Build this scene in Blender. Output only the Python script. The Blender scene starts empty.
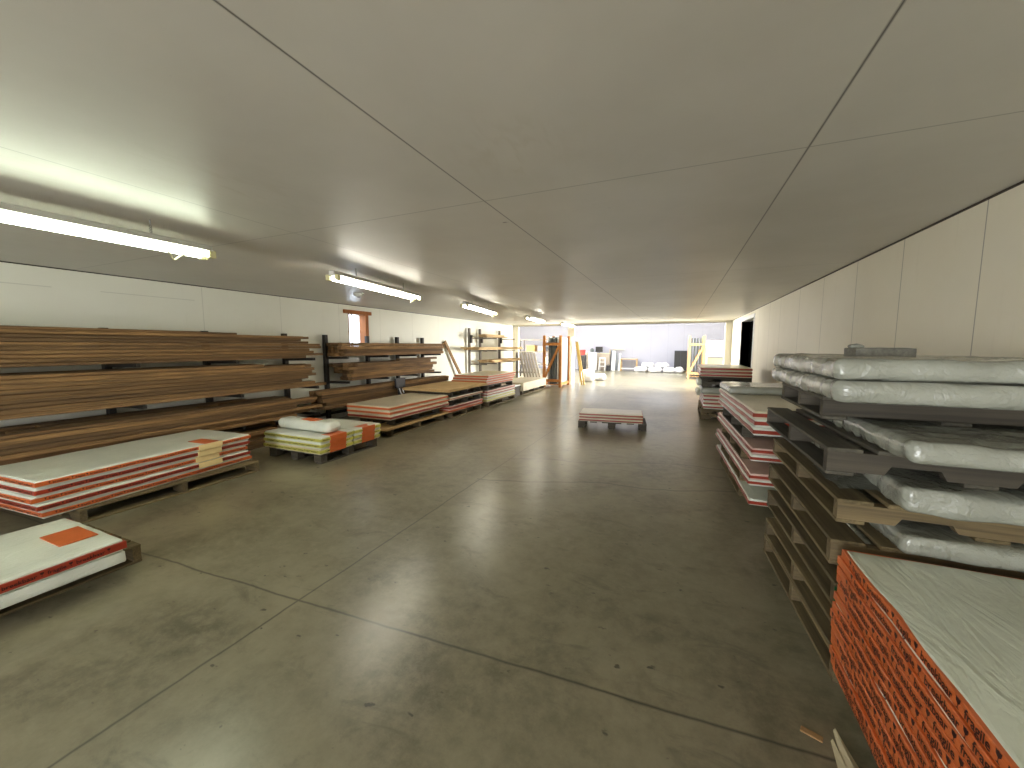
import bpy, bmesh, math, random
from mathutils import Vector, Matrix, noise
random.seed(7)
SC = bpy.context.scene
COL = SC.collection
R = math.radians

# ------------------------------------------------------------------ camera, world, lights, exposure
FPX = 385.0
PITCH = math.atan((384 - 346) / FPX)
YAW = math.atan(167 * math.cos(PITCH) / FPX)
cd = bpy.data.cameras.new('camera'); cam = bpy.data.objects.new('camera', cd); COL.objects.link(cam)
cd.sensor_fit = 'HORIZONTAL'; cd.sensor_width = 36.0; cd.lens = 36.0 * FPX / 1024.0
cd.clip_start = 0.02; cd.clip_end = 200
cam.location = (0, 0, 1.5); cam.rotation_euler = (math.pi / 2 - PITCH, 0, YAW)
SC.camera = cam

SC.view_settings.view_transform = 'Standard'
SC.view_settings.look = 'None'
SC.view_settings.exposure = 0.95
SC.view_settings.gamma = 1.0
SC.view_settings.use_curve_mapping = False

W = bpy.data.worlds.new('daylight'); SC.world = W; W.use_nodes = True
bg = W.node_tree.nodes['Background']
bg.inputs[0].default_value = (0.80, 0.90, 1.0, 1); bg.inputs[1].default_value = 5.0

H = 2.38          # ceiling height of the low hall
XL, XR = -6.5, 1.66
YF, YB = -5.0, 15.2
YW = 24.5         # far wall of the bright room behind
HB = 4.6          # ceiling of the bright room
TUBE = 14.5       # glow of the fluorescent tubes
ROOF_FILL_W = 85.0     # watts of each fill light added in the far roof

def area(name, loc, rot, sx, sy, watt, colr, spread=180):
    l = bpy.data.lights.new(name, 'AREA'); l.shape = 'RECTANGLE'; l.size = sx; l.size_y = sy
    l.energy = watt; l.color = colr; l.spread = R(spread)
    o = bpy.data.objects.new(name, l); COL.objects.link(o); o.location = loc; o.rotation_euler = rot
    return o
ROOF_FILLS = [(-4.6, 17.2), (-0.6, 17.2), (-4.6, 20.2), (-0.6, 20.2)]  # unseen roof openings, added to brighten the far room
for k, (x, y) in enumerate(ROOF_FILLS):
    area('roof_fill_light', (x, y, HB + 0.02), (0, 0, 0), 1.5, 1.8, ROOF_FILL_W, (0.93, 0.95, 1.0))
# added fill light behind the camera, soft along the hall; no door known there
area('rear_fill_light', (-1.6, YF + 0.02, 1.15), (R(90), 0, 0), 2.6, 2.1, 130.0, (1.0, 0.96, 0.91))
# added fill lights at the bright room's side walls, turned toward the hall
area('side_fill_light', (-10.45, 17.4, 1.7), (0, R(-90), R(-40)), 3.2, 4.2, 2100.0, (1.0, 0.97, 0.91), 115)
area('side_fill_light', (5.45, 17.4, 1.7), (0, R(90), R(40)), 3.2, 4.2, 1300.0, (1.0, 0.97, 0.91), 115)

# ------------------------------------------------------------------ small helpers
def tag(o, label=None, cat=None, group=None, kind=None):
    if label: o['label'] = label
    if cat: o['category'] = cat
    if group: o['group'] = group
    if kind: o['kind'] = kind
    return o
def empty(name, loc=(0, 0, 0), rz=0.0):
    o = bpy.data.objects.new(name, None); COL.objects.link(o)
    o.location = loc; o.rotation_euler = (0, 0, rz); o.empty_display_size = 0.1
    return o
def thing(name, label, cat, loc=(0, 0, 0), rz=0.0, group=None):
    return tag(empty(name, loc, rz), label, cat, group)
def link(name, me, mat=None, parent=None, loc=(0, 0, 0), rot=(0, 0, 0)):
    o = bpy.data.objects.new(name, me); COL.objects.link(o)
    if mat and not me.materials: me.materials.append(mat)
    o.location = loc; o.rotation_euler = rot
    if parent: o.parent = parent
    return o
class MB:
    def __init__(s): s.bm = bmesh.new()
    def box(s, x0, x1, y0, y1, z0, z1, bev=0.0):
        m = Matrix.Translation(((x0+x1)/2, (y0+y1)/2, (z0+z1)/2)) @ Matrix.Diagonal((abs(x1-x0), abs(y1-y0), abs(z1-z0), 1))
        g = bmesh.ops.create_cube(s.bm, size=1.0, matrix=m)
        if bev > 0:
            es = list({e for v in g['verts'] for e in v.link_edges})
            bmesh.ops.bevel(s.bm, geom=es, offset=bev, segments=1, affect='EDGES', profile=0.7)
        return s
    def obox(s, p0, p1, w, t, up=(0, 0, 1)):
        """bar of width w (sideways) and thickness t (along up) from p0 to p1"""
        p0, p1 = Vector(p0), Vector(p1); d = (p1 - p0); L = d.length; d.normalize()
        u = Vector(up); u = (u - d * u.dot(d)).normalized(); sd = d.cross(u)
        m = Matrix((( d.x*L, sd.x*w, u.x*t, (p0.x+p1.x)/2), (d.y*L, sd.y*w, u.y*t, (p0.y+p1.y)/2),
                    (d.z*L, sd.z*w, u.z*t, (p0.z+p1.z)/2), (0, 0, 0, 1)))
        bmesh.ops.create_cube(s.bm, size=1.0, matrix=m); return s
    def tube(s, p0, p1, r, n=10, r2=None):
        p0, p1 = Vector(p0), Vector(p1); d = p1 - p0
        q = d.to_track_quat('Z', 'Y').to_matrix().to_4x4()
        bmesh.ops.create_cone(s.bm, cap_ends=True, segments=n, radius1=r, radius2=r if r2 is None else r2, depth=d.length,
                              matrix=Matrix.Translation((p0+p1)/2) @ q)
        return s
    def path(s, pts, r, n=6):
        for a, b in zip(pts, pts[1:]): s.tube(a, b, r, n)
        return s
    def poly(s, pts, ext):
        vs = [s.bm.verts.new(p) for p in pts]; f = s.bm.faces.new(vs)
        g = bmesh.ops.extrude_face_region(s.bm, geom=[f])
        bmesh.ops.translate(s.bm, verts=[v for v in g['geom'] if isinstance(v, bmesh.types.BMVert)], vec=ext)
        return s
    def lathe(s, prof, n=20, c=(0, 0, 0)):
        rings = []
        for r, z in prof:
            rings.append([s.bm.verts.new((c[0]+r*math.cos(2*math.pi*k/n), c[1]+r*math.sin(2*math.pi*k/n), c[2]+z)) for k in range(n)])
        for a, b in zip(rings, rings[1:]):
            for k in range(n): s.bm.faces.new((a[k], a[(k+1) % n], b[(k+1) % n], b[k]))
        s.bm.faces.new(list(reversed(rings[0]))); s.bm.faces.new(rings[-1]); return s
    def mesh(s, name, smooth=False):
        bmesh.ops.recalc_face_normals(s.bm, faces=s.bm.faces)
        me = bpy.data.meshes.new(name); s.bm.to_mesh(me); s.bm.free()
        if smooth:
            for p in me.polygons: p.use_smooth = True
        return me
    def build(s, name, mat, parent=None, loc=(0, 0, 0), rot=(0, 0, 0), smooth=False):
        return link(name, s.mesh(name, smooth), mat, parent, loc, rot)

def soft_box_mesh(name, sx, sy, sz, r, n=(6, 6, 3), amp=0.0, freq=3.0, seed=0, ripple=0.0, flat_top=False):
    """closed rounded slab centred on x,y with its base at z=0, surface wrinkled by noise"""
    bm = bmesh.new()
    def axis(s, k):
        h = s / 2; e = [0, .3*r, .65*r, r]
        inner = [(-h + r) + (s - 2*r) * i / k for i in range(1, k)] if s > 2*r + 1e-6 else []
        return [-h + q for q in e] + inner + [h - q for q in reversed(e)]
    ax = [axis(sx, n[0]), axis(sy, n[1]), axis(sz, n[2])]
    dims = (sx, sy, sz)
    for d in range(3):
        a, b = (d + 1) % 3, (d + 2) % 3
        for sgn in (-1, 1):
            grid = []
            for u in ax[a]:
                row = []
                for v in ax[b]:
                    p = [0, 0, 0]; p[d] = sgn * dims[d] / 2; p[a] = u; p[b] = v
                    row.append(bm.verts.new(p))
                grid.append(row)
            for i in range(len(grid) - 1):
                for j in range(len(grid[0]) - 1):
                    q = (grid[i][j], grid[i+1][j], grid[i+1][j+1], grid[i][j+1])
                    try: bm.faces.new(q if sgn > 0 else tuple(reversed(q)))
                    except ValueError: pass
    bmesh.ops.remove_doubles(bm, verts=bm.verts, dist=1e-5)
    off = Vector((seed * 3.7, seed * 1.3, seed * 2.1))
    for v in bm.verts:
        c = Vector([max(-dims[k]/2 + r, min(dims[k]/2 - r, v.co[k])) for k in range(3)])
        d = v.co - c
        nrm = d.normalized() if d.length > 1e-6 else Vector((0, 0, 1))
        co = c + nrm * min(r, d.length if d.length < r else r) if d.length > 1e-6 else v.co.copy()
        if amp:
            p = co * freq + off
            dz = amp * (noise.noise(p) + 0.5 * noise.noise(p * 2.3))
            if ripple:
                rp = abs(noise.noise(Vector((co.x * freq * 1.2, co.y * freq * 4.2, co.z * freq * 2)) + off))
                dz += ripple * (0.4 - rp)
            if co.z < -dims[2]/2 + r * 0.2: dz = -abs(dz) * 0.0
            co = co + nrm * dz
        if flat_top: co.z = min(co.z, sz / 2 + 0.001)
        v.co = co + Vector((0, 0, sz / 2))
    bmesh.ops.recalc_face_normals(bm, faces=bm.faces)
    me = bpy.data.meshes.new(name); bm.to_mesh(me); bm.free()
    for p in me.polygons: p.use_smooth = True
    return me

# ------------------------------------------------------------------ materials
class NT:
    def __init__(s, name):
        s.m = bpy.data.materials.new(name); s.m.use_nodes = True
        s.t = s.m.node_tree; s.n = s.t.nodes; s.b = s.n['Principled BSDF']
    def node(s, kind, **kw):
        k = s.n.new(kind)
        for a, v in kw.items(): setattr(k, a, v)
        return k
    def L(s, a, b): s.t.links.new(a, b)
    def val(s, sock, v):
        if hasattr(v, 'is_output'): s.L(v, sock)
        else: sock.default_value = v
    def math(s, op, a, b=None, clamp=False):
        k = s.node('ShaderNodeMath', operation=op, use_clamp=clamp)
        s.val(k.inputs[0], a)
        if b is not None: s.val(k.inputs[1], b)
        return k.outputs[0]
    def mix(s, f, a, b, mode='MIX'):
        k = s.node('ShaderNodeMix', data_type='RGBA', blend_type=mode)
        s.val(k.inputs[0], f)
        for i, v in ((6, a), (7, b)):
            if hasattr(v, 'is_output'): s.L(v, k.inputs[i])
            else: k.inputs[i].default_value = (*v[:3], 1)
        return k.outputs[2]
    def noise(s, vec, scale, detail=4, rough=0.55, dist=0.0):
        k = s.node('ShaderNodeTexNoise'); k.inputs['Scale'].default_value = scale
        k.inputs['Detail'].default_value = detail; k.inputs['Roughness'].default_value = rough
        k.inputs['Distortion'].default_value = dist
        if vec is not None: s.L(vec, k.inputs['Vector'])
        return k.outputs['Fac']
    def ramp(s, f, lo, hi):
        k = s.node('ShaderNodeMapRange'); k.inputs[1].default_value = lo; k.inputs[2].default_value = hi
        s.L(f, k.inputs[0]); return k.outputs[0]
    def pos(s): return s.node('ShaderNodeNewGeometry').outputs['Position']
    def obj(s): return s.node('ShaderNodeTexCoord').outputs['Object']
    def scale(s, vec, sc):
        k = s.node('ShaderNodeMapping'); k.inputs['Scale'].default_value = sc; s.L(vec, k.inputs[0]); return k.outputs[0]
    def sep(s, vec):
        k = s.node('ShaderNodeSeparateXYZ'); s.L(vec, k.inputs[0]); return k.outputs
    def rand(s): return s.node('ShaderNodeObjectInfo').outputs['Random']
    def bump(s, h, strength, dist=0.01):
        k = s.node('ShaderNodeBump'); k.inputs['Strength'].default_value = strength; k.inputs['Distance'].default_value = dist
        s.L(h, k.inputs['Height']); s.L(k.outputs[0], s.b.inputs['Normal']); return k
    def set(s, **kw):
        for k, v in kw.items():
            sock = s.b.inputs[k.replace('_', ' ')]
            if hasattr(v, 'is_output'): s.L(v, sock)
            elif isinstance(v, tuple): sock.default_value = (*v[:3], 1)
            else: sock.default_value = v
        return s
    def lines(s, coord, vals, width):
        """1 on thin lines where coord equals one of vals"""
        out = None
        for v in vals:
            d = s.math('ABSOLUTE', s.math('SUBTRACT', coord, v))
            out = d if out is None else s.math('MINIMUM', out, d)
        return s.math('SUBTRACT', 1.0, s.math('DIVIDE', out, width), clamp=True)
def srgb(r, g, b):
    f = lambda c: (c/255)/12.92 if c/255 <= 0.04045 else (((c/255)+0.055)/1.055)**2.4
    return (f(r), f(g), f(b))

def plain(name, c, rough=0.6, metal=0.0, var=0.12, sc=18.0):
    n = NT(name); f = n.noise(n.obj(), sc, 3)
    n.set(Base_Color=n.mix(f, tuple(x*(1-var) for x in c), tuple(min(1, x*(1+var)) for x in c)), Roughness=rough, Metallic=metal)
    return n.m
def wood(name, c1, c2, rough=0.75, axis='y', tint=0.35):
    n = NT(name); o = n.obj()
    sc = {'y': (34, 0.8, 34), 'x': (0.8, 34, 34), 'z': (34, 34, 0.8)}[axis]
    rnd = n.rand()
    comb = n.node('ShaderNodeCombineXYZ'); n.L(n.math('MULTIPLY', rnd, 37.0), comb.inputs[0]); n.L(n.math('MULTIPLY', rnd, 91.0), comb.inputs[1]); n.L(rnd, comb.inputs[2])
    add = n.node('ShaderNodeVectorMath', operation='ADD'); n.L(o, add.inputs[0]); n.L(comb.outputs[0], add.inputs[1])
    v = n.scale(add.outputs[0], sc)
    f = n.ramp(n.noise(v, 1.5, 5, 0.6, 0.4), 0.3, 0.7)
    col = n.mix(f, c1, c2)
    g = n.ramp(n.noise(add.outputs[0], 3.0, 3), 0.35, 0.75)
    col = n.mix(n.math('MULTIPLY', g, 0.35), col, tuple(x*0.45 for x in c1))
    k = n.math('ADD', n.math('MULTIPLY', rnd, tint*2), 1 - tint)
    cm = n.node('ShaderNodeVectorMath', operation='SCALE'); n.L(col, cm.inputs[0]); n.L(k, cm.inputs['Scale'])
    n.set(Base_Color=cm.outputs[0], Roughness=rough); n.bump(f, 0.25, 0.004)
    return n.m

def make_floor():
    n = NT('polished_concrete'); p = n.pos(); x, y, z = n.sep(p)
    cl = n.ramp(n.noise(p, 1.1, 8, 0.68, 0.3), 0.34, 0.66)
    col = n.mix(cl, srgb(88, 83, 63), srgb(140, 133, 109))
    sp = n.ramp(n.noise(p, 9.0, 10, 0.78), 0.42, 0.66)
    col = n.mix(n.math('MULTIPLY', sp, 0.75), col, srgb(142, 135, 112))
    stn = n.ramp(n.noise(n.scale(p, (1.0, 2.2, 1)), 2.6, 6, 0.68, 0.8), 0.56, 0.74)
    col = n.mix(n.math('MULTIPLY', stn, 0.65), col, srgb(70, 66, 50))
    fl = n.ramp(n.noise(n.scale(p, (1, 1.6, 1)), 11.0, 3, 0.5), 0.685, 0.73)
    col = n.mix(n.math('MULTIPLY', fl, 0.8), col, srgb(46, 43, 34))
    wob = n.math('MULTIPLY', n.math('SUBTRACT', n.noise(p, 1.1, 3, 0.4), 0.5), 0.5)
    wob2 = n.math('MULTIPLY', n.math('SUBTRACT', n.noise(p, 3.0, 3), 0.5), 0.03)
    jl = n.lines(n.math('ADD', x, wob2), (-2.01,), 0.011)
    yy = n.math('SUBTRACT', n.math('ADD', y, wob2), n.math('MULTIPLY', x, 0.057))
    jc = n.lines(yy, (1.585, 8.3), 0.011)
    yc = n.math('SUBTRACT', n.math('ADD', y, wob), n.math('MULTIPLY', x, 0.27))
    cr = n.lines(yc, (4.28, 5.14), 0.024)
    gate = n.math('MULTIPLY', n.math('GREATER_THAN', x, -2.05), n.math('LESS_THAN', x, 0.6))
    cr = n.math('MULTIPLY', n.math('MULTIPLY', cr, gate), 0.85)
    ln = n.math('MAXIMUM', n.math('MAXIMUM', jl, jc), cr)
    col = n.mix(n.math('MULTIPLY', ln, 0.85), col, srgb(40, 37, 30))
    rg = n.math('ADD', n.math('MULTIPLY', n.noise(p, 3.0, 6, 0.7), 0.10), 0.235)
    n.set(Base_Color=col, Roughness=n.math('MAXIMUM', rg, 0.285), Specular_IOR_Level=0.85)
    return n.m
def make_ceiling():
    n = NT('painted_metal_ceiling'); p = n.pos(); x, y, z = n.sep(p)
    cl = n.ramp(n.noise(p, 0.9, 5, 0.6), 0.3, 0.7)
    col = n.mix(cl, srgb(193, 189, 178), srgb(207, 203, 193))
    # scuffed patches in the paint
    for c, rr in (((-0.72, 1.72, H), 0.40), ((-2.35, 1.45, H), 0.55), ((-3.1, 0.75, H), 0.5)):
        d = n.node('ShaderNodeVectorMath', operation='DISTANCE'); n.L(p, d.inputs[0]); d.inputs[1].default_value = c
        m = n.math('SUBTRACT', 1.0, n.math('DIVIDE', d.outputs['Value'], rr), clamp=True)
        s = n.ramp(n.noise(n.scale(p, (9, 3, 1)), 1.2, 5, 0.6, 1.0), 0.5, 0.66)
        col = n.mix(n.math('MULTIPLY', n.math('MULTIPLY', m, s), 0.4), col, srgb(176, 168, 148))
    jx = n.lines(x, (-2.80, -1.125, 0.495), 0.006)
    jy = n.lines(y, (2.18, 5.24, 7.8, 10.6, 13.2), 0.006)
    strong = n.lines(x, (0.495, -1.125), 0.007)
    ln = n.math('MAXIMUM', n.math('MULTIPLY', n.math('MAXIMUM', jx, jy), 0.6), n.math('MULTIPLY', strong, 0.95))
    col = n.mix(ln, col, srgb(38, 34, 28))
    sp = n.ramp(n.noise(p, 5.5, 2, 0.4), 0.775, 0.80)
    col = n.mix(n.math('MULTIPLY', sp, 0.8), col, srgb(60, 54, 42))
    n.set(Base_Color=col, Roughness=n.math('ADD', 0.30, n.math('MULTIPLY', n.noise(p, 2.5, 5), 0.22)), Specular_IOR_Level=0.9, IOR=1.7)
    n.bump(n.math('SUBTRACT', n.noise(p, 1.4, 3), n.math('MULTIPLY', ln, 0.5)), 0.10, 0.02)
    return n.m
def make_wall(name, base, dark, seams_y, horiz=(), seam=0.7, width=0.007):
    n = NT(name); p = n.pos(); x, y, z = n.sep(p)
    cl = n.ramp(n.noise(p, 1.1, 6, 0.65), 0.3, 0.75)
    col = n.mix(n.math('MULTIPLY', cl, 0.30), base, dark)
    sm = n.ramp(n.noise(n.scale(p, (1, 5, 0.7)), 1.6, 6, 0.7), 0.6, 0.8)
    col = n.mix(n.math('MULTIPLY', sm, 0.35), col, dark)
    ln = n.lines(y, seams_y, width)
    for zz, ya, yb in horiz:
        g = n.math('MULTIPLY', n.math('GREATER_THAN', y, ya), n.math('LESS_THAN', y, yb))
        ln = n.math('MAXIMUM', ln, n.math('MULTIPLY', n.lines(z, (zz,), width), g))
    col = n.mix(n.math('MULTIPLY', ln, seam), col, srgb(52, 46, 36))
    n.set(Base_Color=col, Roughness=0.5); n.bump(n.noise(p, 2.2, 4), 0.08, 0.02)
    return n.m
def make_far_wall():
    n = NT('pale_far_wall'); p = n.pos(); x, y, z = n.sep(p)
    f = n.noise(p, 0.9, 4)
    col = n.mix(f, srgb(158, 159, 174), srgb(172, 173, 190))
    ln = n.lines(x, (-4.9, -2.6, -1.55, -0.6, 0.25, 1.2), 0.02)
    col = n.mix(n.math('MULTIPLY', ln, 0.35), col, srgb(130, 132, 146))
    n.set(Base_Color=col, Roughness=0.55); return n.m
def make_film(name, base, bump=0.5, rough=0.32, sc=(7, 2.2, 7), coat=0.3, dirty=None, dist=1.6):
    n = NT(name); o = n.obj(); rnd = n.rand()
    comb = n.node('ShaderNodeCombineXYZ'); n.L(n.math('MULTIPLY', rnd, 40.0), comb.inputs[0]); n.L(n.math('MULTIPLY', rnd, 17.0), comb.inputs[1])
    add = n.node('ShaderNodeVectorMath', operation='ADD'); n.L(o, add.inputs[0]); n.L(comb.outputs[0], add.inputs[1])
    v = n.scale(add.outputs[0], sc)
    w = n.noise(v, 1.4, 5, 0.55, dist)
    w2 = n.noise(add.outputs[0], 26.0, 3, 0.5)
    h = n.math('ADD', n.math('ABSOLUTE', n.math('SUBTRACT', w, 0.5)), n.math('MULTIPLY', w2, 0.06))
    d = dirty or tuple(c*0.8 for c in base)
    n.set(Base_Color=n.mix(n.ramp(n.noise(add.outputs[0], 2.0, 4), 0.35, 0.75), base, d), Roughness=rough)
    n.b.inputs['Coat Weight'].default_value = coat; n.b.inputs['Coat Roughness'].default_value = 0.15
    n.bump(h, bump, 0.03)
    return n.m
def make_tape(name, base, mark=None):
    n = NT(name); o = n.obj(); f = n.noise(n.scale(o, (3, 3, 30)), 3.0, 3)
    n.set(Base_Color=n.mix(f, tuple(c*0.7 for c in base), base), Roughness=0.33)
    n.bump(n.noise(n.scale(o, (4, 4, 60)), 1.5, 4, 0.6, 0.6), 0.35, 0.006)
    return n.m
def make_emit(name, c, s):
    n = NT(name); n.set(Base_Color=c, Roughness=0.4)
    n.b.inputs['Emission Color'].default_value = (*c, 1); n.b.inputs['Emission Strength'].default_value = s
    return n.m

M = {}
M['floor'] = make_floor()
M['ceiling'] = make_ceiling()
M['wall_r'] = make_wall('cream_wall_panels', srgb(230, 223, 203), srgb(206, 196, 170), (3.32, 4.25, 5.15, 6.15, 7.2, 8.4, 9.3, 10.4), seam=0.75)
M['wall_l'] = make_wall('pale_wall_boards', srgb(226, 226, 212), srgb(206, 204, 186), (3.5, 4.72, 6.0, 7.2, 8.4, 9.6, 10.8, 12.0, 13.2), ((2.16, 0.9, 2.0), (2.16, 2.4, 3.4)), seam=0.28)
M['wall_plain'] = make_wall('pale_plaster', srgb(212, 208, 192), srgb(190, 184, 164), (-50,), seam=0.0)
M['far_wall'] = make_far_wall()
M['dark_void'] = plain('unlit_room_paint', (0.012, 0.011, 0.010), 0.9)  # near-black colour stands in for the darkness of the side room
M['lamp_body'] = plain('white_enamel_batten', srgb(206, 206, 196), 0.4)
M['lamp_cap'] = plain('cream_end_cap', srgb(205, 198, 150), 0.45)
M['tube'] = make_emit('fluorescent_glow', (1.0, 0.95, 0.82), TUBE)
M['tube_cool'] = make_emit('greenish_fluorescent_glow', (0.91, 1.0, 0.80), TUBE)
M['chain'] = plain('galvanised_chain', (0.35, 0.35, 0.33), 0.4, 0.8)
M['cable'] = plain('cream_cable', srgb(200, 196, 160), 0.5)
M['steel'] = plain('dark_rack_steel', srgb(42, 38, 34), 0.55, 0.3)
M['steel_grey'] = plain('grey_rack_steel', srgb(118, 112, 104), 0.5, 0.4)
M['lumber'] = wood('brown_lumber', srgb(84, 62, 36), srgb(150, 114, 70), tint=0.42)
M['lumber_end'] = M['lumber']
M['lumber_pale'] = wood('pale_lumber', srgb(176, 144, 98), srgb(214, 184, 134), tint=0.2)
M['pallet'] = wood('weathered_pallet_wood', srgb(84, 72, 46), srgb(126, 110, 76), tint=0.25)
M['pallet_x'] = wood('weathered_pallet_wood_cross', srgb(76, 64, 42), srgb(112, 96, 66), axis='x', tint=0.25)
M['pallet_dark'] = wood('grey_aged_pallet_wood', srgb(60, 57, 48), srgb(90, 85, 72), tint=0.2)
M['pallet_dark_x'] = wood('grey_aged_pallet_wood_cross', srgb(58, 53, 44), srgb(88, 80, 66), axis='x', tint=0.2)
M['osb'] = wood('tan_board', srgb(186, 150, 96), srgb(212, 180, 128), tint=0.1)
M['orange_timber'] = wood('orange_timber', srgb(176, 110, 50), srgb(206, 142, 74), axis='z', tint=0.15)
M['yellow_timber'] = wood('yellow_timber', srgb(206, 166, 84), srgb(226, 194, 118), axis='z', tint=0.1)
M['peach_timber'] = wood('peach_timber', srgb(214, 164, 112), srgb(232, 190, 142), axis='z', tint=0.1)
M['film'] = make_film('white_wrap_film', srgb(222, 226, 212), 0.9, 0.3, (12, 3.0, 12), dist=0.8)
M['film_cream'] = make_film('cream_wrap_film', srgb(214, 204, 176), 0.8, 0.3, (10, 4.0, 12), dist=0.8)
M['film_grey'] = make_film('clear_wrap_film', srgb(152, 154, 143), 0.95, 0.24, (8, 4.5, 10), 0.6, dist=0.35)
M['film_sheer'] = make_film('sheer_film_over_board', srgb(214, 219, 203), 0.8, 0.28, (8, 1.6, 8), 0.4, dist=0.9)
M['film_pink'] = make_film('pinkish_film', srgb(214, 180, 166), 0.5)
M['tape_orange'] = make_tape('orange_tape', srgb(212, 106, 52))
M['tape_red'] = make_tape('dull_red_tape', srgb(160, 58, 36))
M['tape_yellow'] = make_tape('yellow_green_tape', srgb(204, 200, 96))
M['ink'] = plain('dark_red_ink', srgb(48, 12, 12), 0.5)
M['ink_black'] = plain('black_ink', srgb(30, 28, 22), 0.5)
M['label_cream'] = plain('cream_label_paper', srgb(222, 196, 140), 0.6)
M['green_paint'] = plain('green_paint', srgb(14, 92, 52), 0.5)
M['cardboard'] = plain('brown_cardboard', srgb(150, 118, 76), 0.8)
M['paper'] = plain('buff_paper', srgb(196, 184, 150), 0.7)
M['rubble_block'] = plain('speckled_grey_block', srgb(112, 110, 100), 0.55, 0, 0.75, 60)
M['grey_sheet'] = plain('slate_grey_sheet', srgb(96, 104, 104), 0.4)
M['pale_sheet'] = plain('pale_sheet', srgb(226, 228, 224), 0.4)
M['blue_sheet'] = plain('blue_grey_sheet', srgb(150, 172, 182), 0.3)
M['white'] = plain('white_paint', srgb(232, 232, 232), 0.45, 0, 0.03)
M['profile'] = plain('pale_grey_profile', srgb(196, 190, 178), 0.5)
M['black'] = plain('black_plastic', srgb(32, 32, 36), 0.45)
M['slate'] = plain('slate_grey_panel', srgb(70, 78, 92), 0.5)
M['beige'] = plain('beige_board', srgb(206, 194, 166), 0.6)
M['taupe'] = plain('taupe_cabinet', srgb(168, 156, 142), 0.6)
M['red'] = plain('red_plastic', srgb(178, 70, 64), 0.5)
M['blue'] = plain('blue_cloth', srgb(60, 96, 150), 0.8)
M['brown_trim'] = wood('brown_window_wood', srgb(136, 80, 36), srgb(176, 108, 52), axis='z', tint=0.05)
M['sack'] = make_film('white_woven_sack', srgb(226, 224, 226), 0.5, 0.5, (5, 5, 5), 0.0)
M['thin_dark'] = plain('painted_shadow_gap', srgb(60, 52, 42), 0.7)  # dark colour standing in for shade in narrow gaps
gl = NT('window_glass'); gl.set(Base_Color=(0.95, 0.97, 1.0), Roughness=0.15)
gl.b.inputs['Transmission Weight'].default_value = 1.0; gl.b.inputs['IOR'].default_value = 1.05; M['glass'] = gl.m

# ------------------------------------------------------------------ the setting
def struct(name, mb, mat):
    o = mb.build(name, mat); o['kind'] = 'structure'; return o
T = 0.2
struct('floor', MB().box(-10.5, 5.5, YF - T, YW + T, -0.15, 0), M['floor'])
struct('ceiling', MB().box(XL - T, XR + T, YF - T, YB + 0.12, H, H + 0.15), M['ceiling'])
# right wall with the dark doorway
DY0, DY1, DZ = 11.05, 13.05, 2.20
w = MB().box(XR, XR + T, YF - T, DY0, 0, H).box(XR, XR + T, DY1, YB, 0, H).box(XR, XR + T, DY0, DY1, DZ, H)
struct('wall_right', w, M['wall_r'])
w = MB().box(XR + 1.6, XR + 1.7, DY0 - 0.6, DY1 + 0.6, 0, H).box(XR + T, XR + 1.6, DY0 - 0.7, DY0 - 0.6, 0, H).box(XR + T, XR + 1.6, DY1 + 0.6, DY1 + 0.7, 0, H).box(XR + T, XR + 1.6, DY0 - 0.6, DY1 + 0.6, H, H + 0.1)
struct('wall_side_room', w, M['dark_void'])
d = MB().box(XR - 0.015, XR + T, DY0 - 0.09, DY0, 0, DZ + 0.09).box(XR - 0.015, XR + T, DY1, DY1 + 0.09, 0, DZ + 0.09).box(XR - 0.015, XR + T, DY0, DY1, DZ, DZ + 0.09)
struct('door_1', d, M['white'])
# left wall with the small window
WY0, WY1, WZ0, WZ1 = 6.24, 6.74, 1.45, 2.19
w = MB().box(XL - T, XL, YF - T, WY0, 0, H).box(XL - T, XL, WY1, YB, 0, H).box(XL - T, XL, WY0, WY1, 0, WZ0).box(XL - T, XL, WY0, WY1, WZ1, H)
struct('wall_left', w, M['wall_l'])
wf = struct('window_1', MB().box(XL - T, XL, WY0, WY0 + 0.03, WZ0, WZ1).box(XL - T, XL + 0.03, WY1 - 0.03, WY1 + 0.06, WZ0 - 0.06, WZ1).box(XL - T, XL, WY0, WY1, WZ0, WZ0 + 0.03), M['brown_trim'])
MB().box(XL - 0.14, XL + 0.05, WY0 - 0.13, WY1 + 0.14, WZ1, WZ1 + 0.075).build('window_lintel', M['brown_trim'], wf)
MB().box(XL - 0.17, XL - 0.16, WY0, WY1, WZ0, WZ1).build('window_pane', M['glass'], wf)
fr = MB()
for y in (WY0 + 0.02, (WY0+WY1)/2, WY1 - 0.02): fr.box(XL - 0.185, XL - 0.15, y - 0.012, y + 0.012, WZ0, WZ1)
for z in (1.82,): fr.box(XL - 0.183, XL - 0.152, WY0, WY1, z - 0.008, z + 0.008)
fr.build('window_bars', M['white'], wf)
# rear wall (behind the camera) with an opening added for the fill light
w = MB().box(XL, -2.95, YF - T, YF, 0, H).box(-0.25, XR, YF - T, YF, 0, H).box(-2.95, -0.25, YF - T, YF, 2.25, H)
struct('wall_rear', w, M['wall_plain'])
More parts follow.
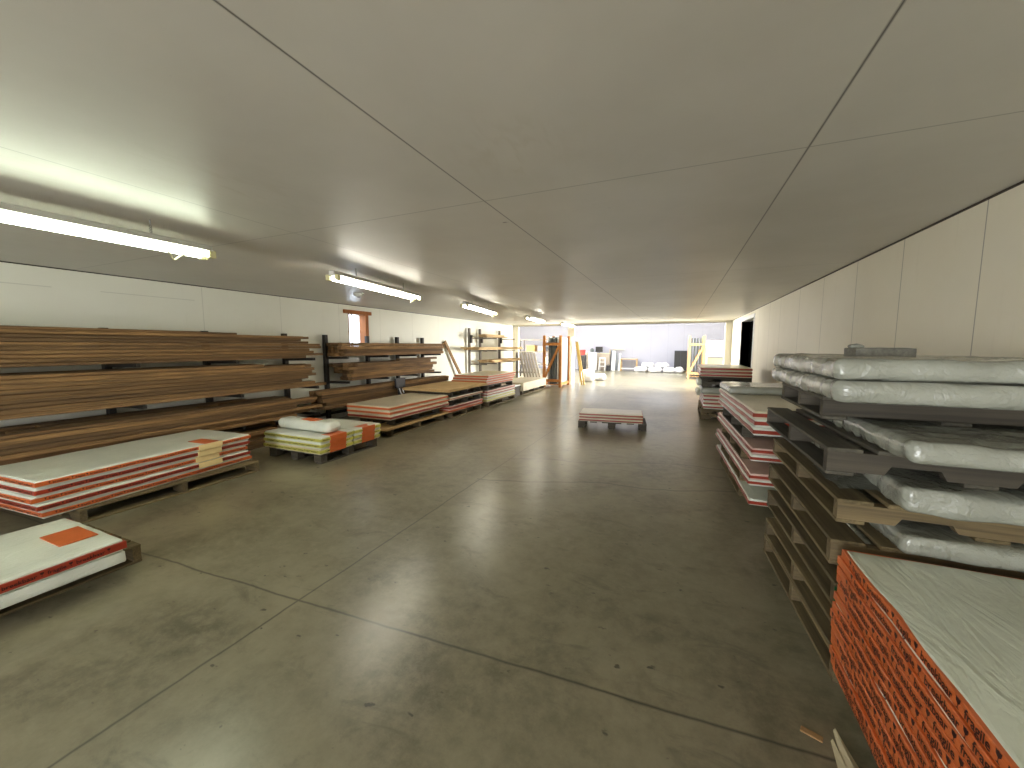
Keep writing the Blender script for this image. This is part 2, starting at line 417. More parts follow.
# wall between the hall and the bright room: two wide openings
w = MB().box(XL, -6.28, YB, YB + 0.12, 0, H - 0.05).box(-4.12, -3.86, YB, YB + 0.12, 0, H - 0.05).box(1.47, XR + T, YB, YB + 0.12, 0, H - 0.05)
w.box(XL - T, XR + T, YB, YB + 0.12, H - 0.07, H)
w.box(-10.5, 5.5, YB + 0.121, YB + 0.2, H + 0.0, HB)
w.box(-10.5, XL - T, YB, YB + 0.2, 0, H).box(XR + T, 5.5, YB, YB + 0.2, 0, H)
struct('wall_divider', w, M['wall_plain'])
struct('shadow_line_header', MB().box(-6.28, 1.47, YB - 0.012, YB, H - 0.075, H - 0.06), M['thin_dark'])  # dark strip painting the shadow gap at the header
struct('shadow_line_right', MB().box(XR - 0.008, XR, YF, YB, H - 0.012, H), M['thin_dark'])  # dark strip in place of the shaded gap between wall and ceiling
struct('shadow_line_left', MB().box(XL, XL + 0.008, YF, YB, H - 0.012, H), M['thin_dark'])  # same painted gap shade along the left wall top
struct('trim_4', MB().box(1.44, 1.47, YB - 0.02, YB + 0.14, 0, H - 0.07), M['white'])
struct('wall_far', MB().box(-10.5, 5.5, YW, YW + T, 0, HB), M['far_wall'])
struct('wall_far_left', MB().box(-10.7, -10.5, YB, YW + T, 0, HB), M['far_wall'])
struct('wall_far_right', MB().box(5.5, 5.7, YB, YW + T, 0, HB), M['far_wall'])
# roof of the bright room, with four unseen openings added to let light in
rf = MB(); xs = [-10.5, -5.4, -3.8, -1.4, 0.2, 5.5]; ys = [YB, 16.2, 18.2, 19.2, 21.2, YW + T]
for i in range(5):
    for j in range(5):
        if i in (1, 3) and j in (1, 3): continue
        rf.box(xs[i], xs[i+1], ys[j], ys[j+1], HB + 0.06, HB + 0.2)
struct('ceiling_far', rf, M['wall_plain'])

# ------------------------------------------------------------------ fluorescent lights
def lamp_mesh_parts(L):
    b = MB().box(-0.035, 0.035, 0, L, 0.045, 0.10, 0.006)
    b.box(-0.085, -0.035, 0.02, L - 0.02, 0.050, 0.058).box(0.035, 0.085, 0.02, L - 0.02, 0.050, 0.058)
    return b
LAMP_LABELS = [
    (-3.46, 0.25, 1.68, -0.02, 'twin tube fluorescent light hanging closest to the camera, cut by the picture edge'),
    (-3.33, 3.00, 1.88, 0.17, 'twin tube fluorescent light second from the camera, with a cable loop at its far end'),
    (-3.50, 5.98, 1.90, 0.17, 'twin tube fluorescent light third from the camera, between seam and far lamps'),
    (-3.55, 9.2, 1.75, 0.10, 'small looking fluorescent light fourth from the camera, above the timber crate'),
    (-3.50, 12.2, 1.75, 0.05, 'small far fluorescent light hung last, just before the bright opening'),
]
def fluorescent(x, y, L, rz, label):
    t = thing('fluorescent_light', label, 'light', (x, y, 2.18), rz, 'row of hanging fluorescent lights')
    lamp_mesh_parts(L).build('batten', M['lamp_body'], t)
    for sx in (-0.055, 0.055):
        MB().tube((sx, 0.05, 0.025), (sx, L - 0.05, 0.025), 0.017, 10).build('tube', M['tube_cool' if y < 2 else 'tube'], t, smooth=True)
        for y0 in (0.0, L - 0.05):
            MB().box(sx - 0.022, sx + 0.022, y0, y0 + 0.05, 0.0, 0.058, 0.005).build('tube_socket', M['lamp_cap'], t)
    for y0 in (0.22 * L, 0.78 * L):
        c = MB()
        for k in range(4):
            z = 0.10 + k * 0.0165
            c.path([(0, y0 - 0.008, z), (0.004, y0, z + 0.018), (0, y0 + 0.008, z)], 0.0028, 5)
        c.tube((0, y0, 0.16), (0, y0, 0.2), 0.004, 6)
        c.build('hanging_chain', M['chain'], t)
    cb = MB(); pts = []
    for k in range(13):
        a = k / 12; pts.append((0.075 + 0.06*math.sin(a*7), L - 0.42 + 0.28*a, 0.03 - 0.075*math.sin(a*math.pi) - 0.012*math.sin(a*14)))
    cb.path(pts, 0.006, 6).build('cable_loop', M['cable'], t)
    return t
for (x, y, L, rz, lab) in LAMP_LABELS: fluorescent(x, y, L, rz, lab)
det = thing('smoke_detector', 'small round white detector on the ceiling beyond the second lamp', 'detector', (-5.0, 5.05, H - 0.055))
MB().lathe([(0.05, 0.0), (0.075, 0.012), (0.08, 0.035), (0.09, 0.055)], 20).build('housing', M['lamp_body'], det, smooth=True)
MB().lathe([(0.02, -0.008), (0.03, 0.0)], 14).build('sensor_cap', M['black'], det)

# ------------------------------------------------------------------ pallets
PC = {}
def stringer_mesh(L, t, h, mat):
    """notched stringer running along x"""
    k = ('st', round(L, 3), t, round(h, 3), mat.name)
    if k not in PC:
        n0, n1 = 0.20 * L, 0.40 * L; hn = h * 0.45
        pts = [(-L/2, 0), (-L/2 + n0, 0), (-L/2 + n0 + .02, hn), (-L/2 + n1 - .02, hn), (-L/2 + n1, 0),
               (L/2 - n1, 0), (L/2 - n1 + .02, hn), (L/2 - n0 - .02, hn), (L/2 - n0, 0), (L/2, 0), (L/2, h), (-L/2, h)]
        PC[k] = MB().poly([(x, -t/2, z) for x, z in pts], (0, t, 0)).mesh('stringer')
    return PC[k]
def bar_mesh(kind, sx, sy, sz, mat):
    k = (kind, round(sx, 3), round(sy, 3), round(sz, 3), mat.name)
    if k not in PC: PC[k] = MB().box(-sx/2, sx/2, -sy/2, sy/2, 0, sz, min(0.003, sz*0.2)).mesh(kind)
    return PC[k]
def pallet(label, x0, x1, y0, y1, z, h=0.125, dark=False, rz=0.0, ndeck=6, group=None, blocks=False, stringers=3, solid=False):
    """wooden pallet: stringers (or blocks) along x, boards along y"""
    lx, ly = x1 - x0, y1 - y0
    t = thing('wooden_pallet', label, 'pallet', ((x0+x1)/2, (y0+y1)/2, z), rz, group)
    mb, mx = (M['pallet_dark'], M['pallet_dark_x']) if dark else (M['pallet'], M['pallet_x'])
    tb = 0.017; hs = h - 2 * tb
    bw = min(0.125, lx / ndeck * 0.86)
    for k in range(ndeck):
        x = -lx/2 + bw/2 + (lx - bw) * k / (ndeck - 1)
        link('deck_board', bar_mesh('deck_board', bw, ly, tb, mb), mb, t, (x, 0, h - tb))
    for k in range(3):
        x = -lx/2 + 0.05 + (lx - 0.10) * k / 2
        link('bottom_board', bar_mesh('bottom_board', 0.10, ly, tb, mb), mb, t, (x, 0, 0))
    for k in range(stringers):
        y = -ly/2 + 0.024 + (ly - 0.048) * k / (stringers - 1)
        if blocks:
            for q in (-1, 0, 1):
                link('block', bar_mesh('block', 0.13, 0.10, hs, mx), mx, t, (q * (lx/2 - 0.068), max(-ly/2 + .053, min(ly/2 - .053, y)), tb))
        elif solid:
            link('stringer', bar_mesh('stringer', lx - 0.006, 0.045, hs, mx), mx, t, (0, y, tb))
        else:
            link('stringer', stringer_mesh(lx - 0.006, 0.045, hs, mx), mx, t, (0, y, tb))
    return t

# ------------------------------------------------------------------ printed tape lettering
def glyphs(word):
    c = bpy.data.curves.new('t', 'FONT'); c.body = word; c.size = 1.0; c.resolution_u = 2; c.align_x = 'LEFT'; c.offset = 0.018
    o = bpy.data.objects.new('t', c); COL.objects.link(o)
    bpy.context.view_layer.update()
    dg = bpy.context.evaluated_depsgraph_get()
    me = bpy.data.meshes.new_from_object(o.evaluated_get(dg))
    vs = [(v.co.x, v.co.y) for v in me.vertices]; fs = [tuple(p.vertices) for p in me.polygons]
    bpy.data.objects.remove(o); bpy.data.curves.remove(c); bpy.data.meshes.remove(me)
    return vs, fs, max(v[0] for v in vs)
GLASS = [(0.10, 0.0), (0.42, 0.0), (0.42, 0.06), (0.29, 0.10), (0.29, 0.32), (0.48, 0.48), (0.52, 0.80), (0.36, 0.74), (0.26, 0.80), (0.14, 0.74), (0.0, 0.80), (0.04, 0.48), (0.23, 0.32), (0.23, 0.10), (0.10, 0.06)]
UNIT = []
xcur = 0.0
for word in ('fragile', None, 'breekbaar', None):
    if word:
        vs, fs, wd = glyphs(word); UNIT.append((vs, fs, xcur)); xcur += wd + 0.35
    else:
        UNIT.append((GLASS, [tuple(range(len(GLASS)))], xcur)); xcur += 0.95
UNIT_W = xcur
LC = {}
def lettering_mesh(length, size, start=0.0):
    """words repeated along +u (local x), letters upright in local z, facing local -y"""
    k = (round(length, 2), round(size, 4), round(start, 2))
    if k in LC: return LC[k]
    verts, faces = [], []; base = -start * UNIT_W * size
    while base < length:
        for vs, fs, x in UNIT:
            xs0 = base + x * size; xs1 = base + (x + max(v[0] for v in vs)) * size
            if xs0 < 0.01 or xs1 > length - 0.01: continue
            b = len(verts); verts += [(base + (x + vx) * size, 0.0, vy * size) for vx, vy in vs]
            faces += [tuple(b + q for q in f) for f in fs]
        base += UNIT_W * size
    me = bpy.data.meshes.new('printed_words'); me.from_pydata(verts, [], faces); me.update()
    LC[k] = me; return me

# ------------------------------------------------------------------ wrapped panels
BODY = {}
def panel(label, cx, cy, z, L, Wd, th, tape='tape_orange', tape_h=0.5, film='film', rz=0.0, letters='', group=None, seed=0, tape_z=None, ink='ink', lsize=None, wrinkle=0.003, wavy=False, start=None):
    """flat board pack wrapped in film; long side L along y, width Wd along x"""
    t = thing('wrapped_board', label, 'panel', (cx, cy, z), rz, group)
    key = (round(L, 3), round(Wd, 3), round(th, 3), seed % 3, wrinkle)
    if key not in BODY:
        BODY[key] = soft_box_mesh('film_wrap', Wd, L, th, min(0.012, th * 0.3), (max(4, int(Wd*14)), max(6, int(L*14)), 2), wrinkle, 5.0, seed % 3 + 1, 0.0)
    me = BODY[key]
    o = bpy.data.objects.new('film_wrap', me); COL.objects.link(o); o.parent = t
    if not me.materials: me.materials.append(None)
    o.material_slots[0].link = 'OBJECT'; o.material_slots[0].material = M[film]
    hx, hy = Wd/2, L/2; e = 0.004 + wrinkle
    if tape:
        h = th * tape_h; z0 = (th - h) / 2 if tape_z is None else tape_z
        ck = ('tape', round(L, 3), round(Wd, 3), round(th, 3), round(h, 4), round(z0, 4), tape)
        if ck not in BODY or wavy:
            b = MB()
            b.box(-hx - e, -hx + 0.01, -hy - e, hy + e, z0, z0 + h, 0.002).box(hx - 0.01, hx + e, -hy - e, hy + e, z0, z0 + h, 0.002)
            b.box(-hx - e*0.98, hx + e*0.98, -hy - e, -hy + 0.01, z0 + h*0.01, z0 + h*0.99, 0.002).box(-hx - e*.98, hx + e*.98, hy - 0.01, hy + e, z0 + h*.01, z0 + h*.99, 0.002)
            if not wavy: BODY[ck] = b.mesh('edge_tape'); BODY[ck].materials.append(M[tape])
        sd = Vector((seed * 5.3, 0.7 * seed, 0.3))
        def wv(y): return (0.006 * noise.noise(Vector((y*5, 0, 0)) + sd), 0.005 * noise.noise(Vector((y*4.2, 3, 0)) + sd))
        if wavy:
            bm = b.bm; bm.edges.ensure_lookup_table()
            le = [q for q in bm.edges if abs(q.verts[0].co.y - q.verts[1].co.y) > L * 0.8]
            bmesh.ops.subdivide_edges(bm, edges=le, cuts=40, use_grid_fill=True)
            for v in bm.verts:
                a_, b_ = wv(v.co.y); v.co.x += a_ * (1 if v.co.x < 0 else -0.8); v.co.z += b_
            tm = b.mesh('edge_tape'); tm.materials.append(M[tape])
        tp = link('edge_tape', tm if wavy else BODY[ck], None, t)
        s = lsize or h * 0.62; st = random.choice((0.0, 0.3, 0.6)) if start is None else start
        zz = z0 + (h - s * 0.85) / 2 + s * 0.12; g = e + 0.0012
        for f in letters:
            if f == 'L':
                lm = lettering_mesh(L, s, st)
                if wavy:
                    lm = lm.copy()
                    for v in lm.vertices:
                        a_, b_ = wv(hy - v.co.x); v.co.y += a_; v.co.z += b_
                link('printed_words', lm, M[ink], tp, (-hx - g, hy, zz), (0, 0, R(-90)))
            if f == 'R':
                lm = lettering_mesh(L, s, st)
                if wavy:
                    lm = lm.copy()
                    for v in lm.vertices:
                        a_, b_ = wv(v.co.x - hy); v.co.y += a_ * 0.8; v.co.z += b_
                link('printed_words', lm, M[ink], tp, (hx + g, -hy, zz), (0, 0, R(90)))
            if f == 'F': link('printed_words', lettering_mesh(Wd, s, st), M[ink], tp, (-hx, -hy - g, zz), (0, 0, 0))
    return t
ORD = ['bottom', 'second from the bottom', 'third from the bottom', 'fourth from the bottom', 'fifth from the bottom', 'sixth from the bottom', 'seventh from the bottom', 'eighth from the bottom',
       'ninth from the bottom', 'tenth from the bottom', 'eleventh from the bottom', 'twelfth from the bottom', 'thirteenth from the bottom', 'fourteenth from the bottom', 'fifteenth from the bottom']
def order(k, n): return 'top' if k == n - 1 else ORD[k]
def rough_board(label, cx, cy, z, L, Wd, th, mat, name='plywood_sheet', cat='board', rz=0.0, group=None):
    o = MB().box(-Wd/2, Wd/2, -L/2, L/2, 0, th, 0.003).build(name, M[mat], None, (cx, cy, z), (0, 0, rz))
    return tag(o, label, cat, group)

# --- low pallet at the lower left edge
pallet('low pallet under the two white panels closest to the camera', -4.15, -3.40, 0.05, 1.33, 0.0, 0.125)
panel('plain white wrapped panel directly on the low pallet, under the one with an orange patch', -3.60, 0.52, 0.125, 1.32, 0.80, 0.075, None, film='film', seed=1, wrinkle=0.005)
t = panel('white panel with orange patch on its top, upper of the two by the camera', -3.60, 0.50, 0.203, 1.34, 0.80, 0.075, 'tape_red', 0.62, letters='RF', seed=2, wrinkle=0.006, lsize=0.030, wavy=True)
MB().box(-0.10, 0.18, 0.46, 0.635, 0.0755, 0.0815, 0.002).build('orange_patch', M['tape_orange'], t)

# --- stack of five red-taped panels
pallet('long pallet under the stack of five red taped white panels', -5.45, -4.58, 1.42, 2.94, 0.0, 0.125, stringers=3)
for k in range(5):
    dx = 0.012 * math.sin(k * 2.1); dy = 0.03 * math.cos(k * 1.7)
    t = panel('long white panel with red printed tape, %s in its stack of five' % order(k, 5), -5.055 + dx - 0.012*(4-k), 2.03 + dy*0.6 - 0.008*k, 0.125 + k * 0.066, 1.72, 0.88, 0.066, 'tape_red' if k % 2 else 'tape_orange', 0.50,
              letters='RF', group='red taped panels in the five high stack', seed=k, rz=R(4.5), wavy=True, wrinkle=0.005, lsize=0.024)
    if k: MB().box(0.44, 0.4555, 0.30, 0.54, 0.004, 0.062, 0.002).build('cream_label', M['label_cream'], t)
    if k == 4: MB().box(0.18, 0.452, 0.36, 0.50, 0.0665, 0.0735, 0.002).build('orange_patch', M['tape_orange'], t)

# --- yellow-taped packs on a block pallet
pallet('block pallet under the yellow taped packs', -5.10, -4.12, 3.42, 4.42, 0.0, 0.125, dark=True, blocks=True)
for c, (y0, y1, x0, x1) in enumerate(((3.40, 3.92, -5.16, -4.10), (3.95, 4.45, -5.10, -4.10))):
    for k in range(3):
        t = panel('%s white pack with yellow tape, %s of three on the block pallet' % (('front', 'back')[c], ('lowest', 'middle', 'uppermost')[k]), (x0+x1)/2 + 0.01*k, (y0+y1)/2, 0.125 + k*0.075, y1 - y0, x1 - x0, 0.075,
                  'tape_yellow', 0.5, film='film_cream' if k == 0 else 'film', letters='RF', group='yellow taped packs', seed=k + c, ink='ink_black', lsize=0.026, wrinkle=0.004)
        hx = (x1 - x0) / 2; hy = (y1 - y0) / 2
        MB().box(hx - 0.16, hx + 0.0125, -hy + 0.14, hy - 0.12, 0.003, 0.0755, 0.002).build('orange_patch', M['tape_orange'], t)
t = thing('plastic_roll', 'pale translucent rolled bag lying on the front yellow taped packs', 'bag', (-4.66, 3.70, 0.352))
link('bag_body', soft_box_mesh('bag_body', 1.00, 0.24, 0.145, 0.068, (14, 5, 3), 0.012, 5.0, 4, 0.006), M['film'], t)
MB().box(-0.05, 0.22, -0.07, 0.05, 0.135, 0.156, 0.003).build('orange_patch', M['tape_orange'], t)

# --- pallets with three red-edged panels
pallet('lowest pallet under the tan sheet and the red edged panels', -5.25, -4.34, 5.0, 6.55, 0.0, 0.12)
rough_board('thin tan sheet between the two pallets of the red edged stack', -4.79, 5.75, 0.12, 1.85, 0.98, 0.035, 'osb')
pallet('upper pallet resting on a tan sheet under three red edged panels', -5.15, -4.40, 5.12, 6.5, 0.155, 0.125, dark=True)
for k in range(3):
    panel('cream panel with red taped edge, %s of three beside the aisle' % ('lowest', 'middle', 'uppermost')[k], -4.76 - 0.01*k, 5.80, 0.28 + k*0.075, 1.75, 0.93, 0.075, 'tape_orange' if k else 'tape_red', 0.45, film='film_cream', seed=k,
          group='three red edged cream panels', letters='', wrinkle=0.004)

# --- three pallets topped by a tan board
z = 0.0
pallet('bottom pallet of the stack topped by a tan board', -5.25, -4.28, 6.75, 8.05, 0, 0.12)
for k in range(2):
    panel('reddish thin panel low in the tan topped stack, %s of two' % ('lower', 'upper')[k], -4.80, 7.42, 0.12 + 0.065*k, 1.45, 1.02, 0.065, ('tape_orange', 'tape_red')[k], 0.6, film='film_pink', seed=k, group='panels low in the tan topped stack')
pallet('middle pallet of the stack topped by a tan board', -5.2, -4.32, 6.85, 8.1, 0.25, 0.12, dark=True)
panel('single cream panel on the middle pallet of the tan topped stack', -4.80, 7.45, 0.37, 1.45, 1.0, 0.06, 'tape_red', 0.3, film='film_cream', seed=2)
pallet('top pallet of the stack topped by a tan board', -5.2, -4.32, 6.85, 8.1, 0.43, 0.12, dark=True)
rough_board('tan board lying on top of three pallets', -4.86, 7.52, 0.55, 1.72, 1.18, 0.055, 'osb', 'particle_board')

# --- stacks further along the left side
pallet('pallet under the pale and yellow panels of the double stack', -5.2, -4.26, 8.4, 10.1, 0, 0.12)
for k, (f, tp) in enumerate((('film_cream', 'tape_yellow'), ('film', 'tape_yellow'), ('film', 'tape_red'), ('film_pink', 'tape_red'))):
    panel('pale panel low in the far double stack, %s of four' % order(k, 4), -4.78, 9.25, 0.12 + 0.07*k, 1.75, 1.0, 0.07, tp, 0.35, film=f, seed=k, group='lower panels of the far double stack')
pallet('pallet between the lower and upper panels of the far double stack', -5.2, -4.3, 8.45, 10.0, 0.40, 0.12, dark=True)
for k in range(4):
    panel('orange edged panel high in the far double stack, %s of four' % order(k, 4), -4.84 + 0.01*k, 9.25 + 0.05*k, 0.52 + 0.062*k, 1.75, 0.98, 0.062, 'tape_orange', 0.5, film='film_cream' if k % 2 else 'film_pink', seed=k, group='upper panels of the far double stack')
pallet('low pallet under the beige block by the timber crate', -5.2, -4.36, 10.9, 13.0, 0, 0.12)
panel('long beige wrapped block on a low pallet before the timber crate', -4.78, 11.95, 0.12, 2.2, 0.95, 0.26, None, film='film_cream', seed=1)
rough_board('small white sheet on the front end of a low stack', -4.75, 10.62, 0.30, 0.5, 0.7, 0.03, 'white', 'white_sheet')
t = thing('small_skid', 'short wooden skid carrying the small white sheet', 'pallet', (-4.75, 10.62, 0))
for x in (-0.3, 0.3): MB().box(x - 0.045, x + 0.045, -0.2, 0.2, 0, 0.26, 0.004).build('bearer', M['pallet_dark_x'], t)
MB().box(-0.36, 0.36, -0.24, 0.24, 0.26, 0.30, 0.004).build('deck_board', M['pallet_dark'], t)

# --- pallet in the middle of the aisle
RZ = R(7)
pallet('pallet standing alone in the middle of the floor', -1.70, -0.50, 6.98, 7.62, 0, 0.125, dark=True, rz=RZ, blocks=True)
for k in range(3):
    panel('cream panel with dull red edge on the lone pallet, %s of three' % ('lowest', 'middle', 'uppermost')[k], -1.12, 7.28, 0.125 + 0.052*k, 0.58, 1.10, 0.052, 'tape_red', 0.45, film='film_cream', rz=RZ, seed=k, group='panels on the lone pallet', wrinkle=0.004)

# ------------------------------------------------------------------ right side stacks
# near stack of pallets and plastic bags
G1 = 'pallets of the tall bag stack'
P1 = [(0.658, 0.000, 0.127, False, 'lowest pallet of the tall stack with plastic bags, on the floor'),
      (0.660, 0.127, 0.127, False, 'second lowest pallet of the tall bag stack, directly on the floor pallet'),
      (0.652, 0.345, 0.115, False, 'third lowest pallet of the tall bag stack, green paint on its corner'),
      (0.640, 0.540, 0.115, False, 'pallet at mid height of the tall bag stack, behind the orange stack'),
      (0.655, 0.735, 0.105, False, 'light brown pallet just below the dark grey pallet'),
      (0.605, 0.945, 0.118, True, 'dark grey aged pallet with a wide slot between its boards')]
for k, (x0, z0, h, dk, lab) in enumerate(P1):
    t = pallet(lab, x0, x0 + 0.98, 2.05, 3.25, z0, h, dark=dk, group=G1, ndeck=6, rz=R((2.9, 2.7, 1.8, 0.6, 0.4, 0.4)[k]))
    if k == 2: MB().box(-0.4905, -0.462, -0.6035, -0.5995, 0.03, 0.10).build('green_paint_mark', M['green_paint'], t)
pallet('brown pallet right under the two topmost plastic bags', 0.645, 1.60, 2.28, 3.08, 1.150, 0.108, dark=True, group=G1, ndeck=6, solid=True)
def bag(label, x0, x1, y0, y1, z0, h, r=0.045, seed=0, rz=0.0, amp=0.012, sheet=None):
    t = thing('plastic_bag', label, 'bag', ((x0+x1)/2, (y0+y1)/2, z0), rz, 'clear plastic bags in the tall stack')
    link('bag_body', soft_box_mesh('bag_body', x1 - x0, y1 - y0, h, r, (34, 44, 6), amp, 3.4, seed, amp * 1.6, flat_top=seed != 7), M['film_grey'], t)
    if sheet:
        (sx0, sy0, sx1, sy1, zz) = sheet; nx = 10; bm = bmesh.new(); gr = []
        for i in range(nx):
            row = []
            for j in range(nx):
                u, v = i/(nx-1), j/(nx-1)
                row.append(bm.verts.new((sx0 + (sx1-sx0)*u, sy0 + (sy1-sy0)*v + 0.02*math.sin(5*u), zz + 0.035*u + 0.008*math.sin(9*v + 4*u))))
            gr.append(row)
        for i in range(nx-1):
            for j in range(nx-1): bm.faces.new((gr[i][j], gr[i+1][j], gr[i+1][j+1], gr[i][j+1]))
        bmesh.ops.solidify(bm, geom=list(bm.faces), thickness=0.002)
        me = bpy.data.meshes.new('loose_film_end'); bm.to_mesh(me); bm.free()
        for p in me.polygons: p.use_smooth = True
        link('loose_film_end', me, M['film_grey'], t)
    return t
bag('flat plastic bag squeezed deep in the tall stack, on the second pallet', 0.84, 1.52, 2.08, 3.20, 0.254, 0.089, 0.04, 1)
bag('plastic bag low in the tall stack, its end just above the orange stack', 0.86, 1.54, 1.99, 3.20, 0.655, 0.082, 0.030, 2, amp=0.008)
bag('thin plastic bag hidden mostly under the mid height pallet', 0.88, 1.54, 2.10, 3.20, 0.460, 0.082, 0.035, 6, amp=0.006)
bag('plastic bag with a loose film end, on the light brown pallet', 0.84, 1.54, 1.96, 3.20, 0.840, 0.103, 0.036, 3, sheet=(-0.49, -0.02, -0.30, -0.42, 0.008), amp=0.012)
bag('wide plastic bag on the dark grey pallet', 0.80, 1.56, 1.85, 3.15, 1.063, 0.085, 0.034, 4, amp=0.012)
bag('lower of the two big plastic bags on top of the tall stack', 0.615, 1.30, 2.02, 3.22, 1.258, 0.095, 0.042, 5, amp=0.011)
bag('topmost plastic bag of the tall stack, carrying a speckled block', 0.62, 1.255, 2.06, 3.26, 1.354, 0.088, 0.034, 7, amp=0.010)
bag('short plastic bag between the topmost bags and the cream wall', 1.335, 1.60, 2.45, 3.12, 1.258, 0.185, 0.06, 8, amp=0.010)
t = thing('wrapped_block', 'speckled grey block in plastic lying on the topmost bag', 'block', (0.935, 2.55, 1.438))
link('block_body', soft_box_mesh('block_body', 0.235, 0.15, 0.052, 0.006, (8, 5, 3), 0.003, 9.0, 3), M['rubble_block'], t)
link('film_tuft', soft_box_mesh('film_tuft', 0.06, 0.05, 0.02, 0.009, (4, 4, 2), 0.008, 20.0, 5), M['film_grey'], t, (-0.08, 0.03, 0.05))

# orange stack of fragile panels in the near corner
pallet('pallet under the tall orange stack of fragile panels', 0.72, 1.58, 0.02, 1.92, 0.0, 0.105)
NO = 14; th = 0.0395
for k in range(NO):
    bul = -0.012 * math.sin(k / (NO - 1) * math.pi) + random.uniform(-0.006, 0.006)
    panel('orange edged fragile panel in the near corner stack, %s' % order(k, NO), 1.116 + bul, 0.995 + random.uniform(-0.012, 0.006) - (0.02 if k == 1 else 0), 0.105 + k * th, 1.93, 0.92, th,
          'tape_orange', 0.86, film='film_sheer' if k == NO - 1 else 'film', letters='L', group='orange fragile panels in the near corner', seed=k, lsize=0.036, wrinkle=0.002, rz=R(random.uniform(-0.35, 0.35)) + R(-0.6), start=random.random(), wavy=True)
# scraps by its foot
sc = thing('cardboard_scrap', 'torn strips of buff board curling up from the floor by the orange stack', 'scrap', (0.583, 1.66, 0))
for k, (px, py, qx, qy, lz) in enumerate(((0.0, 0.0, 0.05, -0.30, 0.075), (0.012, 0.035, 0.075, -0.26, 0.05), (-0.015, -0.03, 0.02, -0.30, 0.06))):
    bm = bmesh.new(); N = 8; rows = []
    for i in range(N):
        a = i/(N-1); w2 = 0.003 + 0.034*a
        cx2, cy2 = px + (qx-px)*a, py + (qy-py)*a; zz = 0.004 + lz*(1-a)**2
        rows.append((bm.verts.new((cx2 - w2, cy2 - w2*0.3, zz)), bm.verts.new((cx2 + w2, cy2 + w2*0.3, zz + 0.01))))
    for a, b in zip(rows, rows[1:]): bm.faces.new((a[0], a[1], b[1], b[0]))
    bmesh.ops.solidify(bm, geom=list(bm.faces), thickness=0.003)
    me = bpy.data.meshes.new('strip'); bm.to_mesh(me); bm.free(); link('strip', me, M['paper'], sc)
cb = MB().box(-0.04, 0.03, -0.014, 0.014, 0, 0.006, 0.002).build('board_offcut', M['cardboard'], None, (0.535, 1.70, 0), (0, 0, R(-20)))
tag(cb, 'small brown offcut on the floor beside the buff strips', 'scrap')

# second right stack: red-edged panels on four levels
R2 = R(2.6)
def r2xy(u, v):     # u across from the left face, v along from the near end
    c, s = math.cos(R2), math.sin(R2); return 0.622 + u*c - v*s, 3.85 + u*s + v*c
def r2panel(lab, z, th, u0, u1, v0, v1, tape, film, seed, letters='', tz=0.5, wr=0.004):
    x, y = r2xy((u0+u1)/2, (v0+v1)/2)
    return panel(lab, x, y, z, v1 - v0, u1 - u0, th, tape, tz, film=film, rz=R2, seed=seed, letters=letters, group='red edged panels in the stack behind the tall bag stack', wrinkle=wr, lsize=0.022, wavy=True)
def r2pallet(lab, z, h, dark=False, v0=0.50, v1=1.75):
    x, y = r2xy(0.46, (v0+v1)/2); lx = 0.90
    return pallet(lab, x - lx/2, x + lx/2, y - (v1-v0)/2, y + (v1-v0)/2, z, h, dark=dark, rz=R2, group='pallets in the stack behind the tall bag stack')
r2pallet('floor pallet of the four level red edged stack', 0.0, 0.10)
r2panel('lowest panel of the four level stack, with a yellow corner tape', 0.10, 0.055, 0.0, 0.9, 0.0, 2.05, 'tape_red', 'film', 0)
r2pallet('second pallet up in the four level red edged stack', 0.155, 0.115)
for k in range(2): r2panel('red edged panel on the second pallet of the four level stack, %s' % ('lower', 'upper')[k], 0.27 + 0.055*k, 0.055, -0.01 + .01*k, 0.9, 0.02, 2.05, 'tape_red', 'film_pink' if k else 'film', k + 1, tz=0.42)
r2pallet('third pallet up in the four level red edged stack', 0.38, 0.11)
for k in range(2): r2panel('red edged panel on the third pallet of the four level stack, %s' % ('lower', 'upper')[k], 0.49 + 0.056*k, 0.056, 0.01*k, 0.9, 0.03 + .02*k, 2.1, 'tape_red', 'film_pink' if k else 'film', k, tz=0.42)
r2pallet('topmost pallet of the four level stack, gap before the dark grey pallet', 0.602, 0.128, True)
for k in range(3): r2panel('red edged panel on the topmost pallet of the four level stack, %s' % order(k, 3), 0.73 + 0.070*k, 0.070, 0.01*(k % 2), 0.9, -0.02 + 0.012*k, 2.05, 'tape_red', 'film_cream' if k == 2 else 'film', k, tz=0.45, wr=0.006)
x, y = r2xy(0.46, 1.62)
t = thing('plastic_bag', 'long grey padded bag lying across the back of the four level stack', 'bag', (x, y, 0.942), R2)
link('bag_body', soft_box_mesh('bag_body', 0.94, 0.75, 0.085, 0.035, (18, 12, 3), 0.008, 4.0, 9, 0.006), M['film_grey'], t)

# third right stack, near the doorway
pallet('floor pallet of the far stack by the doorway', 0.46, 1.36, 8.7, 10.0, 0, 0.12)
pallet('second pallet of the far stack by the doorway, on the floor pallet', 0.47, 1.37, 8.72, 10.0, 0.12, 0.12)
for k in range(4): panel('red edged panel low in the doorway stack, %s of four' % order(k, 4), 0.93, 9.35, 0.24 + 0.075*k, 1.5, 0.86, 0.075, 'tape_red', 0.45, film='film_cream' if k % 2 else 'film', seed=k, group='lower panels of the doorway stack')
t = thing('plastic_bag', 'grey bag in the middle of the doorway stack', 'bag', (0.90, 9.35, 0.54))
link('bag_body', soft_box_mesh('bag_body', 0.90, 1.5, 0.13, 0.045, (14, 18, 3), 0.01, 4.0, 10, 0.008), M['film_grey'], t)
pallet('upper pallet of the far stack by the doorway', 0.46, 1.34, 8.75, 9.95, 0.67, 0.11, dark=True)
